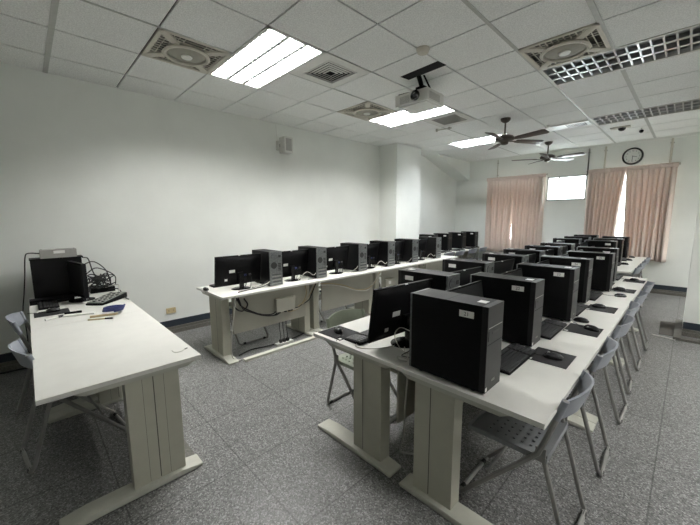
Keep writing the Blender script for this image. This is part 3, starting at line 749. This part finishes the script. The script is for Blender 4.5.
# ------------------------------------------------------------------ chairs
def make_chair(mat='cplastic'):
    """sitter faces local -X; origin on the floor"""
    t = thing('folding_chair', '', 'chair'); P_ = M[mat]; PB = M['cback'] if mat == 'cplastic' else P_
    def fb(u, v):
        a = u*2-1; z = .672+.098*v+.022*(1-a*a)*v; bx = .055*(1-a*a)
        tx = .215+(z-.79)*.32
        return (tx+bx-.012, a*.208, z), (1,0,0)
    b = MB(); b.grid(fb, 16, 6, .011, PB)
    for s_ in (-1,1):
        b.tube([(.178,s_*.203,.675),(.207,s_*.203,.775)], .0155, PB, 10)
    b.build('backrest', t)
    # seat with real perforations
    nx, ny = 29, 25
    def fs(u, v):
        x = -.235+.385*u; y = (v-.5)*(.37+.02*math.sin(PI*u)); a = (v-.5)*2
        z = .442-.018*max(0,(.2-u)/.2)**2+.012*max(0,(u-.85)/.15)-.006*(1-a*a)
        return (x, y, z), (0,0,1)
    s = MB(); s.grid(fs, nx, ny, .014, P_, hole=lambda i, j: 7 <= i <= 25 and 3 <= j <= 21 and i % 3 == 1 and j % 3 == 0, smooth=False); s.build('seat', t)
    s = MB()
    for (x0,x1,y0,y1) in ((-.238,-.225,-.18,.18),(-.23,.14,-.192,-.182),(-.23,.14,.182,.192),(.138,.150,-.19,.19)): s.box(x0,x1,y0,y1,.428,.450,P_,.004)
    s.build('seat_rim', t)
    f = MB(); f.tube([(.208,-.203,.775),(.168,-.203,.64),(.115,-.203,.475),(.03,-.203,.37),(-.26,-.203,.03),(-.275,-.19,.014),(-.275,.19,.014),(-.26,.203,.03),(.03,.203,.37),(.115,.203,.475),(.168,.203,.64),(.208,.203,.775)], .0125, M['cmetal'], 8)
    f.build('front_frame', t)
    f = MB(); f.tube([(.122,-.18,.485),(.246,-.178,.05),(.263,-.165,.016),(.263,.165,.016),(.246,.178,.05),(.122,.18,.485)], .0125, M['cmetal'], 8); f.build('rear_frame', t)
    f = MB(); f.tube([(-.12,-.2,.235),(-.12,.2,.235)], .008, M['cmetal'], 8)
    f.build('crossbar', t)
    for s_ in (-1,1): f = MB(); f.box(.10,.145,s_*.191-.005,s_*.191+.005,.43,.50,M['cmetal'],.002); f.build('hinge_bracket', t)
    for x, s_ in ((-.275,-1),(-.275,1),(.263,-1),(.263,1)):
        f = MB(); f.tube([(x,s_*.12,.014),(x,s_*.155,.014)], .014, M['rubber'], 8); f.build('rubber_foot', t)
    return t
proto_chair = Proto(make_chair())
cw = ['nearest the camera with its perforated seat showing','second from the camera','third from the camera','fourth from the camera','fifth from the camera','last before the gap']
for k, y in enumerate((1.83, 2.52, 3.28, 3.86, 4.52, 5.27)):
    proto_chair.put((-.52+.008*(k % 3), y, 0), [.0,.03,-.02,.04,0,.03][k], 'grey folding chair under the right-hand row, '+cw[k], 'folding chairs of the right-hand row')
for k, y in enumerate((6.95, 7.65, 8.45)):
    proto_chair.put((-.74, y, 0), 0, 'grey folding chair under the rear right block, %s of its three' % ['nearest','middle','farthest'][k], 'folding chairs of the rear right block')
for k, y in enumerate((6.9, 7.42, 8.10, 8.68)):
    proto_chair.put((-4.01, y, 0), .05*(k % 2), 'grey folding chair of the rear left row, %s from the column' % ['first','second','third','fourth'][k], 'folding chairs of the rear left row')
for k, (x, y) in enumerate(((-2.93, .0), (-3.84, -.035))):
    proto_chair.put((x, y+.12, 0), -PI/2+[.12,-.08][k], ['grey folding chair tucked under the white desk, nearer the camera','grey folding chair under the white desk, near the left wall'][k], 'folding chairs of the white desk')
pg = Proto(make_chair('cgreen'))
pg.put((-1.765, 1.87, 0), PI, 'green-backed folding chair at the left corner of the centre row', 'green folding chairs of the centre row')
pg.put((-1.79, 2.78, 0), PI, 'folding chair of the centre row, second from camera, mostly hidden', 'green folding chairs of the centre row')
pd = Proto(make_chair('cgreen'))
for k, y in enumerate((1.98, 2.95, 3.9)):
    pd.put((-4.08, y, 0), PI, 'folding chair behind the left wall row, %s, frame showing beneath the table' % ['nearest','second','third'][k], 'folding chairs of the left wall row')

# ------------------------------------------------------------------ cables and boxes on the left row
def cable(name, label, runs, group=None, mats=None, r=.005, cat='cable'):
    p = MB()
    for q, pts in enumerate(runs): p.tube(pts, r if not isinstance(r, list) else r[q], M[(mats or ['rubber'])[q % len(mats or [1])]], 6, 6)
    return tag(p.build(name), label, cat, group)
X0 = -3.47
cable('cable_bundle', 'black cables drooping across the front of the nearest left-row table', [
    [(X0+.02,1.60,.70),(X0,1.66,.60),(X0,1.75,.53),(X0,1.90,.45),(X0,2.05,.42),(X0,2.15,.46)],
    [(X0+.02,1.62,.70),(X0+.01,1.68,.56),(X0,1.78,.50),(X0,1.93,.43),(X0,2.08,.40),(X0,2.17,.46)],
    [(X0+.01,1.60,.68),(X0+.02,1.58,.60),(X0+.02,1.66,.54),(X0+.02,1.73,.60),(X0+.02,1.69,.68)],
    [(X0,2.05,.40),(X0,2.13,.40),(X0,2.2,.46)]], r=.008)
cable('cable_bundle', 'black and tan cables from the junction box up to the first table joint', [
    [(X0,2.25,.45),(X0,2.30,.40),(X0,2.45,.42),(X0,2.58,.52),(X0,2.66,.60),(X0+.02,2.70,.70)],
    [(X0,2.31,.45),(X0,2.38,.41),(X0,2.50,.45),(X0,2.60,.55),(X0+.02,2.69,.71)],
    [(X0,2.33,.45),(X0,2.42,.43),(X0,2.52,.46),(X0,2.62,.50),(X0+.01,2.66,.58),(X0+.03,2.72,.72)],
    [(X0+.01,2.55,.73),(X0+.02,2.56,.60),(X0+.01,2.52,.50),(X0+.0,2.44,.44)]], mats=['cabley','cablew','rubber'], r=.007)
cable('cable_bundle', 'tan cables sagging along the second left-row table', [
    [(X0+.02,2.80,.69),(X0,3.0,.66),(X0,3.25,.60),(X0,3.5,.50),(X0,3.75,.47),(X0,3.9,.52),(X0,4.0,.62),(X0+.02,4.05,.71)],
    [(X0+.02,2.80,.67),(X0+.01,3.05,.63),(X0,3.3,.56),(X0,3.55,.47),(X0,3.78,.45),(X0,3.95,.58),(X0+.02,4.06,.70)]], mats=['cabley','cablew'], r=.008)
cable('hanging_cord', 'white cord hanging down the nearest leg of the left wall row', [[(-3.41,1.57,.735),(-3.415,1.56,.6),(-3.42,1.52,.35),(-3.42,1.50,.12),(-3.41,1.52,.03),(-3.38,1.58,.01)]], mats=['cablew'], r=.006, cat='cord')
cable('hanging_cord', 'white cord hanging at the first joint of the left-row tables', [[(-3.41,2.74,.735),(-3.42,2.75,.6),(-3.42,2.72,.3),(-3.42,2.76,.05),(-3.40,2.8,.01)]], mats=['cablew'], r=.005, cat='cord')
t = thing('junction_box', 'beige junction box on the front of the nearest left-row table', 'junction box', (-3.49, 2.24, .43))
p = MB(); p.box(-.005,.05,-.135,.135,0,.165,M['modesty'],.006); p.build('cover', t)
p = MB(); 
for yy in (-.09,0,.05,.09): p.box(.01,.04,yy-.012,yy+.012,-.02,0,M['rubber'])
p.build('cable_glands', t)
t = thing('small_wall_box', 'small beige socket box on the front of the third left-row table', 'socket box', (-3.49, 4.30, .42))
p = MB(); p.box(-.005,.04,-.10,.10,0,.14,M['modesty'],.005); p.build('cover', t)
p = MB(); p.box(.04,.043,-.03,.03,.05,.10,M['white']); p.build('socket', t)
p = MB(); p.box(-3.36,-3.30,1.60,2.72,0,.028,M['edge'],.006); tag(p.build('floor_raceway'), 'pale cable raceway on the floor along the nearest left-row table', 'raceway')
p = MB(); p.box(-2.48,-2.11,.60,.665,0,.018,M['skirt'],.004); tag(p.build('floor_raceway'), 'short dark cable raceway on the floor behind the foreground desk leg', 'raceway')
t = thing('power_strip', 'white power strip with black plugs on the floor under the left row', 'power strip', (-3.45, 2.20, 0))
p = MB(); p.box(-.03,.03,-.12,.12,0,.035,M['white'],.006); p.build('body', t)
for yy in (-.05,0,.05): p = MB(); p.box(-.016,.016,yy-.016,yy+.016,.035,.075,M['rubber'],.004); p.tube([(0,yy,.07),(-.02,yy+.01,.13),(-.1,yy+.05,.2),(-.12,yy+.06,.35)], .005, M['rubber'], 6, 5); p.build('plug', t)
cable('floor_cable', 'black cable lying on the floor beneath the nearest left-row table', [[(-3.50,1.62,.012),(-3.56,1.8,.012),(-3.52,2.0,.012),(-3.5,2.1,.02)],[(-3.5,2.3,.015),(-3.55,2.5,.012),(-3.6,2.66,.012)]], r=.008)
cable('lead_coil', 'white and black leads tangled beside the leftmost tower of the left wall row', [
    [(-3.63,2.20,.95),(-3.58,2.18,.88),(-3.55,2.05,.79),(-3.58,1.85,.75),(-3.60,1.70,.745)],
    [(-3.63,2.22,.90),(-3.56,2.17,.82),(-3.54,2.0,.765),(-3.56,1.8,.746),(-3.52,1.66,.746)],
    [(-3.64,2.19,1.05),(-3.59,2.2,.95),(-3.6,2.15,.85),(-3.62,2.0,.76),(-3.66,1.9,.746)]], mats=['cablew','rubber','rubber'], r=.006)
for k in range(1,6):
    y = [2.175,2.905,3.74,4.45,5.16,5.98][k]
    cable('lead_coil', 'looped leads hanging off the back of the %s left wall tower' % ['','second','third','fourth','fifth','last'][k], [
        [(-3.63,y-.02,.95),(-3.58,y-.05,.88),(-3.57,y-.12,.80),(-3.60,y-.22,.85 if k % 2 else .76),(-3.62,y-.35,.75)],
        [(-3.63,y+.02,1.0),(-3.58,y,.86),(-3.57,y-.08,.76),(-3.6,y-.2,.747)]], group='leads behind the left wall towers', mats=['cablew','rubber'], r=.004)
cable('lead_coil', 'white leads tangled between the nearest centre monitor and the tower numbered 21', [
    [(-1.12,1.60,.90),(-1.17,1.56,.92),(-1.21,1.56,.86),(-1.18,1.58,.78),(-1.13,1.60,.76),(-1.09,1.62,.83),(-1.11,1.60,.92)],
    [(-1.15,1.58,.80),(-1.12,1.55,.77),(-1.09,1.54,.752),(-1.16,1.53,.752),(-1.13,1.50,.75),(-1.08,1.51,.75)],
    [(-1.14,1.60,.86),(-1.10,1.57,.80),(-1.14,1.54,.76),(-1.08,1.56,.756)]], mats=['cablew','cablew','rubber'], r=.0028)
cable('white_lead', 'white lead lying curved in front of the nearest centre keyboard', [[(-1.49,1.52,.7445),(-1.47,1.48,.7445),(-1.42,1.475,.7445),(-1.35,1.53,.7445),(-1.30,1.62,.7445),(-1.27,1.75,.7445)]], mats=['cablew'], r=.003)
cable('hanging_cord', 'pale cord hanging between the two nearest middle table legs', [[(-1.13,1.60,.70),(-1.13,1.58,.5),(-1.16,1.60,.2),(-1.22,1.66,.02),(-1.1,1.75,.01),(-.98,1.66,.012)]], mats=['grey'], r=.006, cat='cord')
cable('hanging_cord', 'black looped power cords hanging in the gap under the two nearest middle tables', [
    [(-1.07,1.7,.70),(-1.06,1.7,.5),(-1.10,1.69,.38),(-1.03,1.69,.36),(-1.05,1.7,.5),(-1.02,1.7,.70)],
    [(-1.03,1.74,.70),(-1.08,1.74,.48),(-1.03,1.74,.30),(-.98,1.74,.44),(-1.0,1.74,.70)],
    [(-1.0,1.8,.6),(-.99,1.8,.4),(-1.0,1.8,.25)]], r=.006, cat='cord')

# ------------------------------------------------------------------ things on the white desk
t = thing('old_computer_tower', 'black computer case on its side wall end of the white desk, grey box on top', 'computer', (-4.66, .205, TZ))
p = MB(); p.box(-.09,.085,-.205,.20,.01,.43,M['blacktop'],.004); p.build('case', t)
p = MB(); p.box(-.092,.088,-.21,.215,.43,.442,M['black'],.003); p.build('lid', t)
for yy in (-.15,.15): p = MB(); p.box(-.07,.07,yy-.015,yy+.015,0,.01,M['rubber']); p.build('foot', t)
t = thing('switch_box', 'small grey metal network box lying on the black computer case', 'network box', (-4.64, .225, TZ+.4425))
p = MB(); p.box(-.075,.075,-.145,.145,0,.085,M['grey'],.004); p.build('casing', t)
p = MB(); p.box(.075,.0765,-.04,.05,.045,.075,M['sticker']); p.build('label_plate', t)
p = MB(); 
for yy in (-.13,.13): p.cyl((.0,yy,.085), .006, .004, M['skirt'])
p.build('screws', t)
t = thing('disc_drive', 'flat black drive at the foot of the black computer case', 'drive', (-4.50, .13, TZ))
p = MB(); p.box(-.06,.06,-.17,.17,0,.045,M['black'],.006); p.build('casing', t)
p = MB(); p.box(.0602,.0615,-.15,.05,.018,.026,M['front']); p.build('tray_slot', t)
# small monitor turned towards the teacher's chair
t = thing('small_monitor', 'small black monitor turned sideways on the white desk', 'monitor', (-4.37, .335, TZ), math.radians(-80))
p = MB(); p.box(-.02,.018,-.23,.23,.055,.40,M['black'],.008); p.build('casing', t)
p = MB(); p.box(.0182,.0195,-.215,.215,.08,.385,M['screen']); p.build('screen', t)
p = MB(); p.box(-.045,-.02,-.03,.03,.01,.22,M['gloss'],.006); p.build('stand', t)
p = MB(); p.lathe([(.11,0),(.11,.006),(.08,.012),(0,.016)], M['gloss'], 30, (-.02,0,0)); p.build('base', t)
t = proto_key.put((-4.38, .075, TZ), 0, 'black keyboard on the white desk in front of the small monitor', 'keyboards of the white desk')
t.scale = (1.0,.45,1); t.rotation_euler = (0,0,0)
t.scale = (1,1,1); t.rotation_euler = (0,0,PI/2); t.location = (-4.38,.09,TZ)
t = proto_pad.put((-3.965, .10, TZ), 0, 'black mouse pad on the white desk, between keyboard and pens'); t['group'] = 'mouse pads of the white desk'
t = proto_mouse.put((-3.99, .11, TZ+.0035), PI/2, 'black mouse on the pad of the white desk'); t['group'] = 'mice of the white desk'
def pen(name, x0, y0, x1, y1, r, body, cap, label, cat):
    L_ = math.hypot(x1-x0, y1-y0); t = thing(name, label, cat, (x0,y0,TZ), math.atan2(y1-y0, x1-x0))
    p = MB(); p.cyl((0,0,r), r, L_*.68, M[body], 'x', 12); p.build('barrel', t)
    p = MB(); p.cyl((L_*.68,0,r), r*1.12, L_*.30, M[cap], 'x', 12); p.cyl((L_*.98,0,r), r*.6, L_*.02, M[cap], 'x', 12); p.build('cap', t)
pen('marker_pen', -3.67,.045,-3.74,.165,.010,'white','ink','white marker pen with dark cap lying by the mouse pad','pen')
pen('marker_pen', -3.80,.175,-3.78,.295,.011,'black','black','black marker pen lying right of the mouse pad','pen')
pen('marker_pen', -3.44,.30,-3.36,.46,.006,'wood','black','slim dark-tipped stylus on the white desk front edge of the clutter','pen')
p = MB(); p.box(-.03,.03,-.11,.11,0,.012,M['white'],.004); p.box(-.022,.022,-.1,.1,.012,.013,M['sticker']); o = p.build('pen_tray'); o.location = (-3.70,.27,TZ); o.rotation_euler = (0,0,-.3); tag(o, 'white plastic tray among the pens on the white desk', 'tray')
p = MB(); p.prism([(-.1,-.012),(.08,-.016),(.1,0),(.08,.014),(-.1,.012)], 'z', 0, .018, M['wood'], .005); p.box(.02,.08,-.006,.006,.018,.021,M['sticker']); o = p.build('wooden_block'); o.location = (-3.50,.42,TZ); o.rotation_euler = (0,0,1.4); tag(o, 'pale wooden stick with white top lying on the white desk', 'stick')
t = thing('desk_phone', 'grey keypad console tilted on the white desk beside the cables', 'console', (-4.13, .535, TZ), math.radians(135))
p = MB(); p.prism([(-.18,0),(.18,0),(.18,.055),(-.18,.02)], 'y', -.085, .085, M['black'], .006); p.build('body', t)
RK = Matrix.Rotation(-math.atan2(.035,.36), 4, 'Y')
p = MB(); p.box(-.17,.17,-.078,.078,0,.006,M['keypad'],.002, rot=RK, loc=(0,0,.038)); p.build('keypad_plate', t)
p = MB()
for q in range(9):
    for r_ in range(5): p.box(-.15+q*.033,-.128+q*.033,-.070+r_*.029,-.052+r_*.029,.006,.011,M['grey' if (q+r_) % 3 else 'black'], rot=RK, loc=(0,0,.038))
p.build('buttons', t)
cable('cable_coil', 'coiled blue cable on the white desk in front of the keypad console', [[(-3.62+.05*math.cos(a_*.7)+.004*a_, .50+.075*math.sin(a_*.7), TZ+.010+.0022*a_) for a_ in range(30)]], mats=['bluecl'], r=.008)
t = thing('adapter_box', 'black router box under the cable tangle on the white desk', 'router', (-4.74, .57, TZ))
p = MB(); p.box(-.09,.07,-.11,.12,0,.055,M['black'],.006); p.build('casing', t)
p = MB(); p.cyl((-.05,.10,.055), .006, .10, M['black']); p.build('antenna', t)
random.seed(3)
runs = []
for q in range(13):
    c0 = (-4.70+random.uniform(-.05,.08), .55+random.uniform(-.06,.06))
    runs.append([(c0[0]+random.uniform(-.12,.12), c0[1]+random.uniform(-.09,.09), TZ+.064+random.uniform(0,.14)) for _ in range(6)])
runs.append([(-4.66,.42,1.16),(-4.68,.47,1.14),(-4.70,.5,1.0),(-4.72,.55,.85)])
runs.append([(-4.66,.42,1.08),(-4.7,.52,1.10),(-4.72,.62,1.0),(-4.70,.66,.86)])
runs.append([(-4.6,.43,.98),(-4.66,.54,1.03),(-4.72,.70,.92),(-4.62,.69,.82)])
cable('cable_tangle', 'tangle of black cables heaped behind the small monitor on the white desk', runs, r=.006, mats=['rubber'])
cable('loose_cable', 'black and pale cables trailing over the back edge of the white desk', [
    [(-4.60,.62,.78),(-4.45,.68,.80),(-4.3,.69,.78),(-4.10,.69,.755),(-4.02,.70,.75)],
    [(-4.66,.60,.80),(-4.5,.69,.84),(-4.36,.68,.82),(-4.3,.66,.76)]], mats=['rubber','cablew'], r=.006)
cable('hanging_cord', 'black cable from the grey network box down the wall to the floor', [[(-4.66,.08,1.23),(-4.70,.0,1.235),(-4.79,-.03,1.19),(-4.80,-.05,1.0),(-4.82,-.075,.80),(-4.74,-.10,.62),(-4.62,-.09,.45),(-4.7,-.1,.1),(-4.7,-.12,.01)]], r=.006, cat='cord')
cable('hanging_cord', 'black cable hanging under the white desk beside its front leg', [[(-2.62,.60,.71),(-2.62,.615,.60),(-2.55,.62,.52),(-2.40,.62,.53),(-2.30,.62,.57)]], r=.005, cat='cord')
cable('small_wire', 'short white wire with black tip on the empty end of the white desk', [[(-2.245,.595,TZ+.003),(-2.20,.60,TZ+.003),(-2.19,.63,TZ+.003),(-2.21,.66,TZ+.003)],[(-2.21,.66,TZ+.004),(-2.22,.68,TZ+.004)]], mats=['cablew','rubber'], r=.0028)
cable('floor_cable', 'black cables piled on the floor under the desk by the left wall', [[(-4.82,-.45+.04*q,.012),(-4.78,-.25+.03*q,.02),(-4.80,0+.02*q,.012),(-4.76,.25+.02*q,.012)] for q in range(5)], r=.008)

# ------------------------------------------------------------------ world, camera
w = bpy.data.worlds.new('sky'); bpy.context.scene.world = w; w.use_nodes = True
bg = w.node_tree.nodes['Background']; bg.inputs[0].default_value = (.93,.96,1,1); bg.inputs[1].default_value = 13
cam = bpy.data.cameras.new('camera'); co = bpy.data.objects.new('camera', cam); C.objects.link(co)
yaw, pit, rol, f = .7979, .1349, -.0054, 331.14
cy, sy, cp, sp = math.cos(yaw), math.sin(yaw), math.cos(pit), math.sin(pit)
fwd = Vector((-sy*cp, cy*cp, -sp)); right = Vector((cy, sy, 0)); up = right.cross(fwd)
r2 = right*math.cos(rol)+up*math.sin(rol); u2 = -right*math.sin(rol)+up*math.cos(rol)
mat = Matrix((r2, u2, -fwd)).transposed().to_4x4(); mat.translation = Vector((0,0,1.58))
co.matrix_world = mat; cam.sensor_width = 36; cam.lens = 36*f/700; cam.clip_start = .02
sc = bpy.context.scene; sc.camera = co
sc.view_settings.view_transform = 'Standard'; sc.view_settings.look = 'None'; sc.view_settings.gamma = 1
sc.view_settings.use_curve_mapping = False; sc.view_settings.exposure = .6
sc.cycles.use_denoising = True; sc.cycles.max_bounces = 10; sc.cycles.diffuse_bounces = 6; sc.cycles.glossy_bounces = 4
sc.cycles.sample_clamp_indirect = 6; sc.cycles.caustics_reflective = False; sc.cycles.caustics_refractive = False
